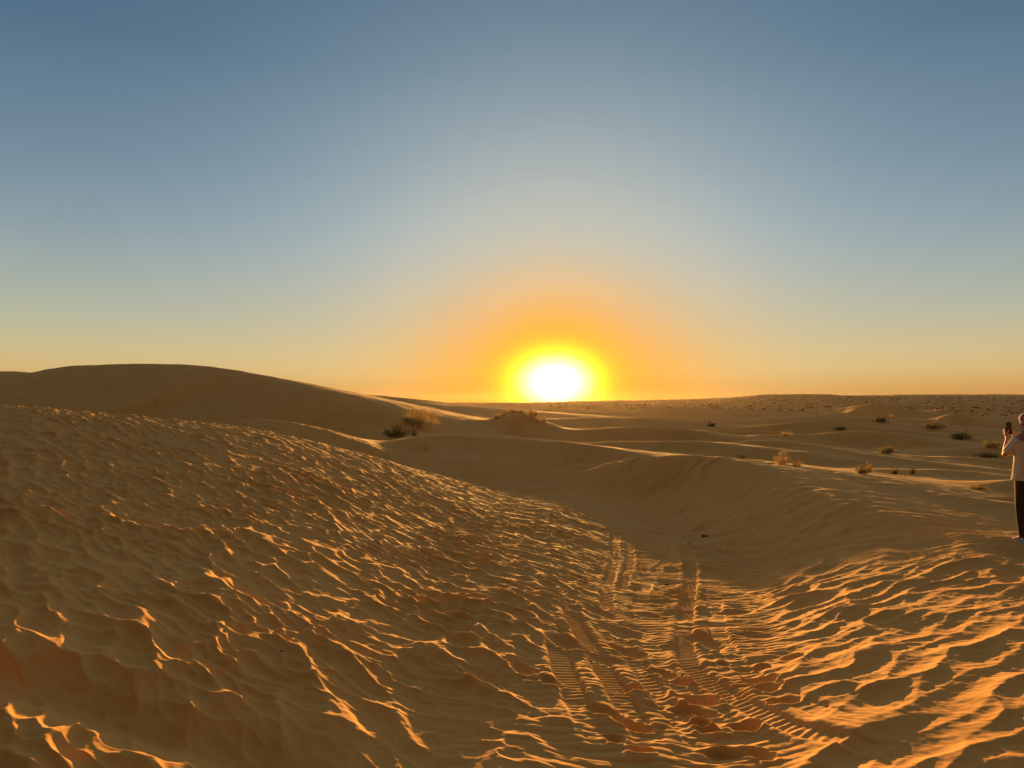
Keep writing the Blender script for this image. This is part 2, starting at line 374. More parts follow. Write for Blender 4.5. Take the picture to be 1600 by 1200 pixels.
# left slope: trampled hollows, drawn out down the slope
falloff = 1 - .45 * sstep(9, 20, r)
a1, b1 = aniso(math.radians(-47), .35, .165, .13, .055)
a2, b2 = aniso(math.radians(-38), .18, .085, .08, .03, 7, 3)
mod = np.clip(.75 + .7 * perlin(x * .55, y * .55, 21), .6, 1.25)
mod2 = np.clip(.55 + .9 * perlin(x * .8 + 9, y * .8, 22), .05, 1.2)
c1 = cups(a1, b1, 1); c2 = cups(a2, b2, 2)
hL = .080 * mod * c1 + .050 * np.clip(mod2, .35, 1.2) * c2
# right slope: long wind-drawn ridges over trampled hollows
a3, b3 = aniso(math.radians(38), .74, .205, .13, .04, 3, 8)
a4, b4 = aniso(math.radians(34), .38, .10, .09, .03, 1, 5)
c3 = cups(a3, b3, 3); c4 = cups(a4, b4, 4)
modR = np.clip(.8 + .7 * perlin(x * .6 + 4, y * .6, 23), .25, 1.3)
hR = .088 * modR * c3 + .022 * np.clip(.6 + perlin(x * .9, y * .9 + 7, 24), .1, 1.2) * c4
# valley floor: small ripples across, faint lumps
warp = .10 * perlin(x * 1.6, y * 1.6, 31) + .02 * perlin(x * 7, y * 5, 32)
ph1 = (y + .12 * x + warp) / .085
rip = np.sin(2 * np.pi * ph1); rip = (rip + .35 * np.cos(4 * np.pi * ph1))
ramp = np.clip(.55 + .8 * perlin(x * 1.3, y * 1.3, 33), 0, 1.1)
hV = (.0068 * rip * np.clip(ramp, .3, 1) * (1 - .6 * sstep(10, 15, r)) + .012 * perlin(x * 1.2, y * 1.6, 34)
      + .008 * perlin(x * 4, y * 9, 35) + .022 * perlin(x * 1.1, y * 2.6, 38))
a5, b5 = aniso(math.radians(-30), .55, .24, .12, .04, 5, 1)
c5 = cups(a5, b5, 5); hV += .020 * np.minimum(c5, .25) / .25 * sstep(-.05, .4, perlin(x * .7, y * .7, 36))
# ripples also run up the near part of both slopes
rl = .0022 * rip * np.clip(.2 + 1.0 * perlin(x * .8 + 3, y * .8, 37), 0, 1)
det = wL * (hL * falloff + .5 * rl) + wR * (hR + .5 * rl) + wV * hV
# wind-streaked slip face of the middle dune
a6, b6 = aniso(math.radians(52), 1.7, .26, .25, .05)
rpx = np.interp(lgr, np.log([10.3, 12, 13.6, 15.9, 19.2, 21.8, 24]), (np.array([1480, 1355, 1285, 1228, 1165, 1110, 1040]) - CX) / F)
slip = sstep(-.2, .8, side + .3) * sstep(10.8, 12.5, r) * (1 - sstep(23.5, 24.5, r)) * (1 - sstep(0, .03, u - rpx))
det += slip * (.10 * (cups(a6, b6, 6) - .4) * np.clip(.6 + perlin(x * .5, y * .5, 42), .2, 1.2))
# finely rippled crest of the left slope further off
cr_w = wL * sstep(11, 15, r)
a7, b7 = aniso(math.radians(-28), .40, .14, .1, .03)
det += cr_w * .022 * cups(a7, b7, 7)
# long trough cutting the near left corner
tr = [P(*g)[:2] for g in ((-120, 960, 3.75), (0, 1010, 3.7), (110, 1065, 3.6), (220, 1115, 3.5), (330, 1160, 3.45), (440, 1210, 3.4))]
td, ts, tg = polydist(x, y, tr); td = td + .05 * wx
det = det * (1 - .35 * np.exp(-(td / .20) ** 2)) - .075 * np.exp(-(td / .17) ** 2) + .02 * np.exp(-((td - .36) / .14) ** 2)
fine = .0022 * perlin(x * 22, y * 22, 51) + .0040 * perlin(x * 9, y * 9, 52)
det += fine * (1 - sstep(9, 16, r))
det += sstep(9, 12, r) * (1 - sstep(24, 30, r)) * (.010 * perlin(x * 3.2, y * 3.6, 53) + .014 * perlin(x * 1.6, y * 2.2, 54))
D[s1] += det * sstep(.9, 1.4, r) 

# wheel tracks and separate footprints on the floor
s2 = seg_rows(2.8, 30); x = X[s2]; y = Y[s2]
def track(cols, gauge_w, depth, lug, rim=.8):
    line = [world_pt(*c)[:2] for c in cols]
    # smooth
    ln = []
    for i in range(len(line) - 1):
        for k in range(4):
            t = k / 4; p0 = line[max(i - 1, 0)]; p1 = line[i]; p2 = line[i + 1]; p3 = line[min(i + 2, len(line) - 1)]
            ln.append(tuple(.5 * (2 * p1[q] + (p2[q] - p0[q]) * t + (2 * p0[q] - 5 * p1[q] + 4 * p2[q] - p3[q]) * t * t + (3 * p1[q] - p0[q] - 3 * p2[q] + p3[q]) * t ** 3) for q in (0, 1)))
    ln.append(line[-1])
    xs = [p[0] for p in ln]; ys = [p[1] for p in ln]
    m = (x > min(xs) - .5) & (x < max(xs) + .5) & (y > min(ys) - .5) & (y < max(ys) + .5)
    xm, ym = x[m], y[m]
    d, s_, sg = polydist(xm, ym, ln)
    d = d + .012 * perlin(xm * 5, ym * 5, 61)
    inside = 1 - sstep(gauge_w * .42, gauge_w * .62, d)
    bank = np.exp(-((d - gauge_w * .78) / (gauge_w * .22)) ** 2)
    strength = np.clip(.75 + .8 * perlin(xm * 1.1, ym * 1.1, 62), .15, 1.1)
    ends = sstep(0, .9, s_) * (1 - sstep(s_.max() - 1.6, s_.max(), s_))
    tread = np.sin(2 * np.pi * (s_ / lug + sg * d / gauge_w * .8))
    dd = D[s2]; v = dd[m]
    v = v * (1 - .70 * inside * strength * ends) + strength * ends * (-depth * inside + depth * rim * bank + .30 * depth * tread * inside)
    dd[m] = v; D[s2] = dd
track([(1040,1199),(1005,1150),(975,1100),(945,1050),(925,1015),(905,985),(890,950),(885,915)], .16, .018, .055)
track([(985,1199),(930,1150),(897,1090),(880,1045),(868,1005),(858,975),(850,940)], .16, .012, .055)
track([(1480,1180),(1390,1174),(1300,1160),(1220,1132),(1150,1092),(1100,1060),(1078,1035),(1068,1000),(1072,960),(1078,925),(1080,890),(1072,860),(1050,838)], .15, .020, .06)
track([(1250,1199),(1160,1150),(1090,1100),(1040,1050),(1010,1000),(1000,950),(1010,910),(1020,875)], .15, .007, .06)
track([(1130,1199),(1060,1130),(1010,1060),(970,1000),(950,950),(950,915),(960,880),(962,850),(955,825),(930,800)], .13, .012, .07)
track([(975,935),(975,910),(985,880),(983,850),(976,822),(962,802)], .12, .012, .07)
track([(1000,930),(1020,900),(1050,860),(1040,835),(1000,812)], .12, .007, .07)
track([(1390,1140),(1300,1120),(1230,1090),(1170,1050),(1130,1010),(1120,970),(1115,930)], .15, .008, .06)

def pit(px, py, wpx, hpx, depth, tilt=0.0, rim=.25):
    cx_, cy_, cz_ = world_pt(px, py)
    cx_, cy_ = float(cx_), float(cy_)
    a = wpx / F * cy_ / 2; b = hpx / F * cy_ * cy_ / max(CAMZ - cz_, .5) / 2
    R_ = max(a, b) * 2.6
    m = (np.abs(x - cx_) < R_) & (np.abs(y - cy_) < R_)
    xm, ym = x[m] - cx_, y[m] - cy_
    # image-style tilt becomes a shear on the ground
    xm = xm + .02 * perlin(x[m] * 9, y[m] * 9, 71); ym = ym + .02 * perlin(x[m] * 9 + 4, y[m] * 9, 72)
    ym2 = ym + tilt * xm * (b / a)
    q = np.sqrt((xm / a) ** 2 + (ym2 / b) ** 2)
    bowl = 1 - sstep(.35, 1.12, q); rm = np.exp(-((q - 1.15) / .22) ** 2)
    dd = D[s2]; v = dd[m]; v = v * (1 - .75 * bowl) - depth * bowl + depth * rim * rm; dd[m] = v; D[s2] = dd
for a in [(885,1006,58,24,.050,.5),(940,1030,60,16,.030,.8),(985,1021,58,20,.050,.5),(975,990,70,22,.035,.4),(1035,1053,42,17,.045,.4),(1056,1064,36,16,.045,.4),(996,1082,36,16,.045,.3),
          (1085,1096,66,22,.060,.5),(1085,1116,70,20,.055,.6),(945,1118,56,20,.040,.6),(985,1136,60,20,.050,.6),(1095,1135,36,12,.04,.2),(1110,1146,44,18,.055,.3),
          (1165,1140,46,18,.050,.3),(962,1160,34,16,.035,.2),(1135,1182,70,18,.050,.4),(1185,1183,44,26,.045,.6),(1100,1005,48,36,.04,.7),(1130,1038,22,10,.03,0),(1163,1046,34,12,.035,0),
          (1192,1044,30,12,.04,0),(1190,1064,64,14,.045,0),(1197,1078,48,16,.05,0),(1225,1098,50,16,.045,-.3),(905,905,36,10,.04,.5),(940,960,60,18,.03,.4),(1010,960,40,10,.03,.2),
          (860,1070,40,16,.03,.3),(820,1050,50,18,.03,.5),(1240,1030,40,12,.03,-.3),(1060,930,50,10,.02,0),(1150,960,60,10,.02,0),(1000,1180,40,14,.03,0)]:
    pit(a[0], a[1], a[2], a[3], a[4] * .72, a[5])
# far trampled line and speckle on the crest of the tall dune and the plateau
s3 = seg_rows(30, 900); x = X[s3]; y = Y[s3]; r = RAD[s3]
def rp(sc, seed): return perlin(x / sc, y / sc, seed)
D[s3] += (.10 * np.abs(rp(3.1, 81)) + .05 * rp(1.3, 82)) * (1 - sstep(120, 400, r)) * .5
D[s3] += -2.4 * np.abs(perlin(x / 60, y / 24, 85)) * sstep(260, 380, r) * (1 - sstep(560, 650, r)) + .35 * np.abs(rp(16, 83)) * sstep(330, 560, r) + .15 * rp(5, 84) * sstep(330, 560, r)
ZD = ZF + D

# ------------------------------------------------------------------ terrain: mesh
PR, RR = np.meshgrid(rest, rad)
ZR = macro(PR * 1.0, RR) if False else None
phw = np.where(PR > math.pi, PR - 2 * math.pi, PR)
ZR = macro(phw, RR)
# join the two parts seamlessly
PHA = np.concatenate([PHI, PR.astype(np.float32)], 1); ZA = np.concatenate([ZD, ZR.astype(np.float32)], 1)
RA = np.concatenate([RAD, RR.astype(np.float32)], 1)
NC = PHA.shape[1]
co = np.stack([RA * np.sin(PHA), RA * np.cos(PHA), ZA], -1).reshape(-1, 3).astype(np.float32)
co = np.concatenate([co, np.array([[0, 0, ZA[0].mean()]], np.float32)], 0)
ii = np.arange(NR - 1)[:, None] * NC; jj = np.arange(NC)[None]; j2 = (jj + 1) % NC
quads = np.stack([ii + jj, ii + j2, ii + NC + j2, ii + NC + jj], -1).reshape(-1, 4)[:, ::-1]
tri = np.stack([np.full(NC, len(co) - 1), (np.arange(NC) + 1) % NC, np.arange(NC)], -1)
nq, ntri = len(quads), len(tri)
me = bpy.data.meshes.new("sand_ground")
me.vertices.add(len(co)); me.vertices.foreach_set('co', co.ravel())
me.loops.add(nq * 4 + ntri * 3); me.loops.foreach_set('vertex_index', np.concatenate([quads.ravel(), tri.ravel()]).astype(np.int32))
me.polygons.add(nq + ntri)
me.polygons.foreach_set('loop_start', np.concatenate([np.arange(nq) * 4, nq * 4 + np.arange(ntri) * 3]).astype(np.int32))
me.polygons.foreach_set('use_smooth', np.ones(nq + ntri, bool))
me.update(calc_edges=True)

def ground_z(px_, py_):      # world x,y -> height of the finished sand
    r_ = math.hypot(px_, py_); ph = math.atan2(px_, py_)
    j = int(np.clip(round((ph + PH) / (2 * PH) * (nF - 1)), 0, nF - 1)); k = int(np.argmin(np.abs(rad - r_)))
    return float(ZD[k, j])

# ------------------------------------------------------------------ materials
def mat(name, rgb, rough=.9, spec=.2, var=0.0, scale=8.0, trans=0.0):
    m_ = bpy.data.materials.new(name); m_.use_nodes = True; nt = m_.node_tree; b = nt.nodes['Principled BSDF']
    b.inputs['Roughness'].default_value = rough; b.inputs['Specular IOR Level'].default_value = spec
    n = nt.nodes.new('ShaderNodeTexNoise'); n.inputs['Scale'].default_value = scale; n.inputs['Detail'].default_value = 4
    tc = nt.nodes.new('ShaderNodeTexCoord'); nt.links.new(tc.outputs['Object'], n.inputs['Vector'])
    cr_ = nt.nodes.new('ShaderNodeValToRGB'); nt.links.new(n.outputs['Fac'], cr_.inputs[0])
    cr_.color_ramp.elements[0].position = .3; cr_.color_ramp.elements[1].position = .7
    cr_.color_ramp.elements[0].color = (*[c * (1 - var) for c in rgb], 1); cr_.color_ramp.elements[1].color = (*[min(1, c * (1 + var)) for c in rgb], 1)
    nt.links.new(cr_.outputs[0], b.inputs['Base Color'])
    if trans:
        tr = nt.nodes.new('ShaderNodeBsdfTranslucent'); nt.links.new(cr_.outputs[0], tr.inputs[0])
        mx = nt.nodes.new('ShaderNodeMixShader'); mx.inputs[0].default_value = trans
        nt.links.new(b.outputs[0], mx.inputs[1]); nt.links.new(tr.outputs[0], mx.inputs[2]); nt.links.new(mx.outputs[0], nt.nodes['Material Output'].inputs[0])
    return m_

def sand_material():
    m_ = bpy.data.materials.new("sand"); m_.use_nodes = True; nt = m_.node_tree; N = nt.nodes.new; L = nt.links.new
    b = nt.nodes['Principled BSDF']; b.inputs['Roughness'].default_value = .95; b.inputs['Specular IOR Level'].default_value = .12
    geo = N('ShaderNodeNewGeometry')
    def noise(scale, detail=5, rough=.6):
        n = N('ShaderNodeTexNoise'); n.inputs['Scale'].default_value = scale; n.inputs['Detail'].default_value = detail; n.inputs['Roughness'].default_value = rough
        L(geo.outputs['Position'], n.inputs['Vector']); return n.outputs['Fac']
    cr_ = N('ShaderNodeValToRGB'); L(noise(.45), cr_.inputs[0])
    cr_.color_ramp.elements[0].position = .3; cr_.color_ramp.elements[1].position = .72
    cr_.color_ramp.elements[0].color = (.78, .415, .12, 1); cr_.color_ramp.elements[1].color = (.85, .475, .15, 1)
    grain = N('ShaderNodeValToRGB'); L(noise(420, 2), grain.inputs[0])
    grain.color_ramp.elements[0].position = .25; grain.color_ramp.elements[0].color = (.70, .69, .67, 1)
    grain.color_ramp.elements[1].position = .6; grain.color_ramp.elements[1].color = (1, 1, 1, 1)
    mu = N('ShaderNodeMix'); mu.data_type = 'RGBA'; mu.blend_type = 'MULTIPLY'; mu.inputs[0].default_value = 1
    L(cr_.outputs[0], mu.inputs[6]); L(grain.outputs[0], mu.inputs[7])
    L(mu.outputs[2], b.inputs['Base Color'])
    bp = N('ShaderNodeBump'); bp.inputs['Strength'].default_value = .25; bp.inputs['Distance'].default_value = .004
    L(noise(160, 4, .7), bp.inputs['Height'])
    L(bp.outputs[0], b.inputs['Normal'])
    return m_
me.materials.append(sand_material())
ground = bpy.data.objects.new("sand_ground", me); scene.collection.objects.link(ground)
tag(ground, kind="structure")


# ------------------------------------------------------------------ shrubs
M_green = mat("foliage_green", (.20, .18, .07), .8, .2, .45, 6, .4)
M_dark = mat("foliage_dark_green", (.14, .125, .055), .8, .2, .45, 6, .3)
M_gold = mat("foliage_golden", (.34, .25, .085), .8, .2, .35, 6, .5)
M_dry = mat("dry_stems", (.50, .37, .19), .8, .2, .3, 6, .5)
M_twig = mat("twig", (.16, .10, .05), .9, .1, .3, 10)

def pick(px, py):          # visible sand under a photo pixel
    ph = math.atan((px - CX) / F); j = int(np.clip(round((ph + PH) / (2 * PH) * (nF - 1)), 0, nF - 1))
    rows = HY + F * (CAMZ - ZD[:, j]) / (rad * math.cos(ph))
    k = np.where(rows <= py)[0]; k = k[k > 150][0]
    return Vector((float(X0(j, k)), float(Y0(j, k)), float(ZD[k, j])))
def X0(j, k): return rad[k] * math.sin(phiF[j])
def Y0(j, k): return rad[k] * math.cos(phiF[j])

def shrub(px, py, wpx, hpx, kind, label, group="desert shrubs dotted over the dunes", name="desert_shrub", depth=None):
    rnd = random.Random(int(px * 31 + py))
    p = pick(px, py); y = p.y; W = wpx / F * y; H = hpx / F * y * 1.25
    root = empty(name, p - Vector((0, 0, .02 * H))); tag(root, label, "shrub", group)
    n = int(min(2200, max(160, wpx * hpx * 1.6)) * (.45 if kind == 'dry' else 1))
    fv, ff, sv, sf_ = [], [], [], []
    def leaf(c, d, L_, w_):
        d = d.normalized(); s_ = d.cross(Vector((rnd.uniform(-1, 1), rnd.uniform(-1, 1), rnd.uniform(-1, 1)))).normalized() * w_
        i = len(fv); fv.extend([c - s_ * .5, c + s_ * .5, c + d * L_ + s_ * .25, c + d * L_ - s_ * .25]); ff.append((i, i + 1, i + 2, i + 3))
    def stem(a, b, w_):
        d = (b - a); s_ = Vector((1, 0, 0)) * w_; t_ = Vector((0, 1, 0)) * w_
        i = len(sv); sv.extend([a - s_, a + s_, a + t_, b]); sf_.extend([(i, i + 1, i + 3), (i + 1, i + 2, i + 3), (i + 2, i, i + 3)])
    px1 = 1.56 / F * y      # one render pixel at this distance
    ns = 26 if kind != 'dry' else 60
    clumps = []
    for k in range(ns):
        a_ = rnd.uniform(0, 2 * math.pi); q_ = math.sqrt(rnd.random()) * .95
        el_ = rnd.uniform(.45, 1.0) * math.sqrt(max(.06, 1 - q_ * q_ * .85))
        tip = Vector((math.cos(a_) * q_ * W / 2, math.sin(a_) * q_ * W / 2 * .8, H * el_))
        base = Vector((tip.x * .45, tip.y * .45, 0))
        stem(base, tip, max(.12 * px1, .006 * W)); clumps.append((base, tip))
    for k in range(n):
        b_, t_ = clumps[rnd.randrange(ns)]
        if kind == 'dry':
            c = b_.lerp(t_, rnd.uniform(.35, 1.0)); sp = .05 * W; L_ = rnd.uniform(.3, .9) * px1; w_ = rnd.uniform(.2, .5) * px1
        elif kind == 'gold':
            c = b_.lerp(t_, rnd.uniform(.3, 1.0) ** .6); sp = .075 * W; L_ = rnd.uniform(.6, 1.7) * px1; w_ = rnd.uniform(.3, .8) * px1
        else:
            c = b_.lerp(t_, rnd.uniform(.12, 1.0)); sp = .085 * W; L_ = rnd.uniform(.6, 1.6) * px1; w_ = rnd.uniform(.4, .9) * px1
        c = c + Vector((rnd.gauss(0, sp), rnd.gauss(0, sp), rnd.gauss(0, sp * .45)))
        if c.z < 0: c.z = abs(c.z) * .5
        leaf(c, Vector((rnd.gauss(0, .6), rnd.gauss(0, .6), 1)), L_, w_)
    fm = {'green': M_green, 'dark': M_dark, 'gold': M_gold, 'dry': M_dry}[kind]
    mesh_obj("foliage", fv, ff, fm, root); mesh_obj("stems", sv, sf_, M_twig if kind in ('green', 'dark') else M_dry, root)
    return root

G1 = "golden shrubs along the cone-shaped dune"
G2 = "small shrubs in the hollows to the right"
for a in [
 (657,670,60,34,'gold',"tall bushy golden green shrub at the foot of the tall dark dune"),
 (620,683,46,15,'green',"low green shrub in front of the tall dune, left of the pale dry stems"),
 (647,681,15,16,'dry',"small cluster of pale upright dry stems right of the low green shrub"),
 (776,655,14,8,'dry',"tiny golden shrub lowest on the left side of the cone-shaped dune",G1),
 (788,650,14,9,'dry',"small golden shrub halfway up the left side of the cone-shaped dune",G1),
 (801,645,17,10,'dry',"golden shrub on the very top of the cone-shaped dune under the sun",G1),
 (814,647,12,8,'dry',"small golden shrub just right of the top of the cone-shaped dune",G1),
 (832,655,18,14,'gold',"wider golden shrub on the right shoulder of the cone-shaped dune",G1),
 (849,660,14,14,'dry',"thin golden shrub farthest right on the cone-shaped dune",G1),
 (1158,716,26,8,'dry',"low bright golden tuft on the crest of the middle dune"),
 (1222,725,34,20,'dry',"pale dry feathery shrub just behind the middle dune crest"),
 (1246,729,22,11,'dry',"smaller pale dry shrub leaning right beside the feathery one"),
 (1112,667,16,6,'dark',"tiny dark shrub alone in the far dunes right of the sun"),
 (1229,681,22,8,'dry',"faint dry shrub on a far dune above the feathery pale shrub",G2),
 (1386,709,34,14,'green',"rounded olive green shrub on the sand flat at middle right",G2),
 (1348,741,30,13,'green',"olive shrub low in the hollow with a dry sprig rising behind it",G2),
 (1359,737,12,17,'dry',"dry upright sprig behind the olive shrub in the hollow",G2),
 (1398,741,15,9,'green',"small round green shrub, left one of a neighbouring pair",G2),
 (1426,740,12,8,'green',"small green shrub, right one of a neighbouring pair at the dune edge",G2),
 (1376,660,26,9,'dark',"far dark shrub lying between two distant dune crests",G2),
 (1394,654,12,7,'dry',"pale dry tuft just right of the far dark shrub",G2),
 (1462,671,40,8,'dark',"long low dark green shrub on the slope above the darkest bush",G2),
 (1503,688,36,13,'dark',"darkest dense green bush at far right, left of the person's phone",G2),
 (1551,700,30,11,'green',"green shrub nearest the person, level with the raised phone",G2),
 (1543,716,44,6,'dark',"flat dark patch of shrub just left of the person's elbow",G2),
 (1313,674,22,5,'dark',"flat dark streak of shrub on a distant dune flank",G2),
 (1530,766,30,7,'green',"sparse low growth on the dark mound left of the person's waist",G2),
]:
    shrub(*a)

# scrub over the far plateau: uncountable
rnd = random.Random(5); v, f = [], []
for k in range(15000):
    ph = rnd.uniform(-.66, .66); r_ = rnd.uniform(330, 760) if ph > .05 else rnd.uniform(560, 740)
    if ph < .05 and rnd.random() < .55: continue
    j = int(round((ph + PH) / (2 * PH) * (nF - 1))); kk = int(np.argmin(np.abs(rad - r_)))
    c = Vector((rad[kk] * math.sin(phiF[j]), rad[kk] * math.cos(phiF[j]), float(ZD[kk, j])))
    h_ = rnd.uniform(.2, .85); w_ = h_ * rnd.uniform(.8, 2.0)
    for q_ in range(7):
        a0 = c + Vector((rnd.uniform(-w_, w_) * .6, rnd.uniform(-w_, w_) * .6, rnd.uniform(-.1, .35) * h_)); i = len(v)
        d_ = [Vector((rnd.uniform(-.5, .5) * w_, rnd.uniform(-.5, .5) * w_, rnd.uniform(.1, .7) * h_)) for _ in range(2)]
        v.extend([a0, a0 + d_[0], a0 + d_[1] + Vector((.3 * w_, 0, 0))]); f.append((i, i + 1, i + 2))
scrub = mesh_obj("desert_scrub", v, f, M_twig); tag(scrub, kind="stuff")

# ------------------------------------------------------------------ litter and stones on the valley floor
M_paper = mat("paper", (.80, .78, .74), .7, .3, .06, 20)
M_stone = mat("stone", (.13, .09, .05), .9, .2, .3, 30)
def litter(px, py, size, label, seed, group=None):
    rn = random.Random(seed); p = pick(px, py); n = 9; vs = []
    for i in range(n):
        for j in range(n):
            u_, w_ = i / (n - 1) - .5, j / (n - 1) - .5
            fold = abs(math.sin(u_ * 9 + seed)) * .35 + abs(math.sin(w_ * 8 + u_ * 5 + seed * 2)) * .35
            vs.append(Vector((u_ * size * (1 + .15 * rn.uniform(-1, 1)) + w_ * size * .3, w_ * size * .8, (fold + rn.uniform(-.05, .05)) * size * .75)))
    fs = [(i * n + j, i * n + j + 1, (i + 1) * n + j + 1, (i + 1) * n + j) for i in range(n - 1) for j in range(n - 1)]
    o = mesh_obj("crumpled_paper", vs, fs, M_paper); o.location = p + Vector((0, 0, .005)); md = o.modifiers.new("t", 'SOLIDIFY'); md.thickness = .002
    tag(o, label, "litter", group)
litter(1074, 850, .105, "crumpled white paper on the valley floor, larger piece below the dark stone", 3, "white litter scraps")
litter(1083, 855, .075, "small torn white scrap touching the right of the crumpled paper", 4, "white litter scraps")
litter(1073, 812, .06, "tiny pale scrap farther up the valley, above the crumpled paper", 7, "white litter scraps")
litter(1572, 836, .05, "tiny white scrap on the sand just left of the person's shoe", 9, "white litter scraps")
def stone(px, py, w_, label, seed):
    bm = bmesh.new(); bmesh.ops.create_icosphere(bm, subdivisions=3, radius=.5); rn = random.Random(seed)
    ax = [Vector((rn.gauss(0, 1), rn.gauss(0, 1), rn.gauss(0, 1))).normalized() for _ in range(9)]
    for vv in bm.verts:
        d = vv.co.normalized(); k = 1 + sum(.10 * math.sin(5 * d.dot(a_) + i) for i, a_ in enumerate(ax)) * .5
        vv.co = Vector((d.x * .5 * k * w_, d.y * .36 * k * w_, d.z * .24 * k * w_))
    me_ = bpy.data.meshes.new("dark_stone"); bm.to_mesh(me_); bm.free(); me_.materials.append(M_stone)
    me_.polygons.foreach_set('use_smooth', [True] * len(me_.polygons))
    o = bpy.data.objects.new("dark_stone", me_); scene.collection.objects.link(o); o.location = pick(px, py) + Vector((0, 0, .07 * w_)); o.rotation_euler = (0, .1, .3)
    tag(o, label, "stone", "dark stones on the valley floor")
stone(1101, 839, .12, "flat dark stone on the valley floor just above the white crumpled paper", 1)
stone(1041, 914, .055, "small dark stone nearer the camera, between the wheel tracks", 2)
stone(440, 1018, .022, "tiny black pebble on the shaded dimpled slope at lower left", 5)

# ------------------------------------------------------------------ the person at the right edge
M_skin = mat("skin", (.42, .22, .13), .6, .4, .08, 12)
M_shirt = mat("shirt_cotton", (.62, .56, .46), .9, .1, .06, 18)
M_trous = mat("trouser_cloth", (.060, .042, .025), .9, .1, .2, 20)
M_shoe = mat("shoe_fabric", (.50, .48, .47), .8, .2, .10, 30)
M_sole = mat("shoe_sole", (.62, .60, .56), .7, .3, .05, 30)
M_phone = mat("phone_body", (.018, .018, .02), .35, .5, .05, 5)
M_eye = mat("eye", (.12, .08, .05), .3, .5, .1, 5)
def scarf_mat():
    m_ = bpy.data.materials.new("checked_scarf"); m_.use_nodes = True; nt = m_.node_tree; b = nt.nodes['Principled BSDF']; b.inputs['Roughness'].default_value = .9
    tc = nt.nodes.new('ShaderNodeTexCoord'); c1_ = nt.nodes.new('ShaderNodeTexChecker'); c1_.inputs['Scale'].default_value = 34
    c1_.inputs['Color1'].default_value = (.16, .09, .26, 1); c1_.inputs['Color2'].default_value = (.55, .50, .58, 1)
    c2_ = nt.nodes.new('ShaderNodeTexChecker'); c2_.inputs['Scale'].default_value = 11; c2_.inputs['Color1'].default_value = (1, 1, 1, 1); c2_.inputs['Color2'].default_value = (.75, .30, .40, 1)
    mx = nt.nodes.new('ShaderNodeMix'); mx.data_type = 'RGBA'; mx.blend_type = 'MULTIPLY'; mx.inputs[0].default_value = 1
    for c_ in (c1_, c2_): nt.links.new(tc.outputs['Object'], c_.inputs['Vector'])
    nt.links.new(c1_.outputs[0], mx.inputs[6]); nt.links.new(c2_.outputs[0], mx.inputs[7]); nt.links.new(mx.outputs[2], b.inputs['Base Color'])
    return m_
M_scarf = scarf_mat()

def skinned(name, verts, edges, radii, root_i, m_, parent, sub=2):
    me_ = bpy.data.meshes.new(name); me_.from_pydata(verts, edges, []); o = bpy.data.objects.new(name, me_); scene.collection.objects.link(o)
    md = o.modifiers.new("skin", 'SKIN'); md.use_smooth_shade = True
    for i, r_ in enumerate(radii):
        rr_ = r_ if isinstance(r_, tuple) else (r_, r_)
        me_.skin_vertices[0].data[i].radius = rr_; me_.skin_vertices[0].data[i].use_root = (i == root_i)
    o.modifiers.new("sub", 'SUBSURF').levels = sub; o.modifiers["sub"].render_levels = sub
    bpy.context.view_layer.update(); dg = bpy.context.evaluated_depsgraph_get()
    me2 = bpy.data.meshes.new_from_object(o.evaluated_get(dg)); o.modifiers.clear(); o.data = me2; me2.name = name
    me2.materials.clear(); me2.materials.append(m_); me2.polygons.foreach_set('use_smooth', [True] * len(me2.polygons))
    o.parent = parent; return o

def loft(name, rings, m_, parent, seg=40, cap=(True, True), wob=0.0, seed=1):
    """rings: (centre, radius x, radius y, tilt axis basis or None)"""
    vs, fs = [], []; rn = random.Random(seed); ph_ = [rn.uniform(0, 6) for _ in range(6)]
    for i, (c, rx, ry, *bas) in enumerate(rings):
        ux, uy = bas if bas else (Vector((1, 0, 0)), Vector((0, 1, 0)))
        for k in range(seg):
            a_ = 2 * math.pi * k / seg
            w_ = 1 + wob * (math.sin(5 * a_ + ph_[0] + i * .35) + .6 * math.sin(9 * a_ + ph_[1] - i * .5) + .5 * math.sin(3 * a_ + i * .9 + ph_[2]))
            vs.append(Vector(c) + ux * (math.cos(a_) * rx * w_) + uy * (math.sin(a_) * ry * w_))
    for i in range(len(rings) - 1):
        for k in range(seg):
            k2 = (k + 1) % seg; fs.append((i * seg + k, i * seg + k2, (i + 1) * seg + k2, (i + 1) * seg + k))
    if cap[0]: fs.append(tuple(range(seg))[::-1])
    if cap[1]: fs.append(tuple((len(rings) - 1) * seg + k for k in range(seg)))
    return vs, fs

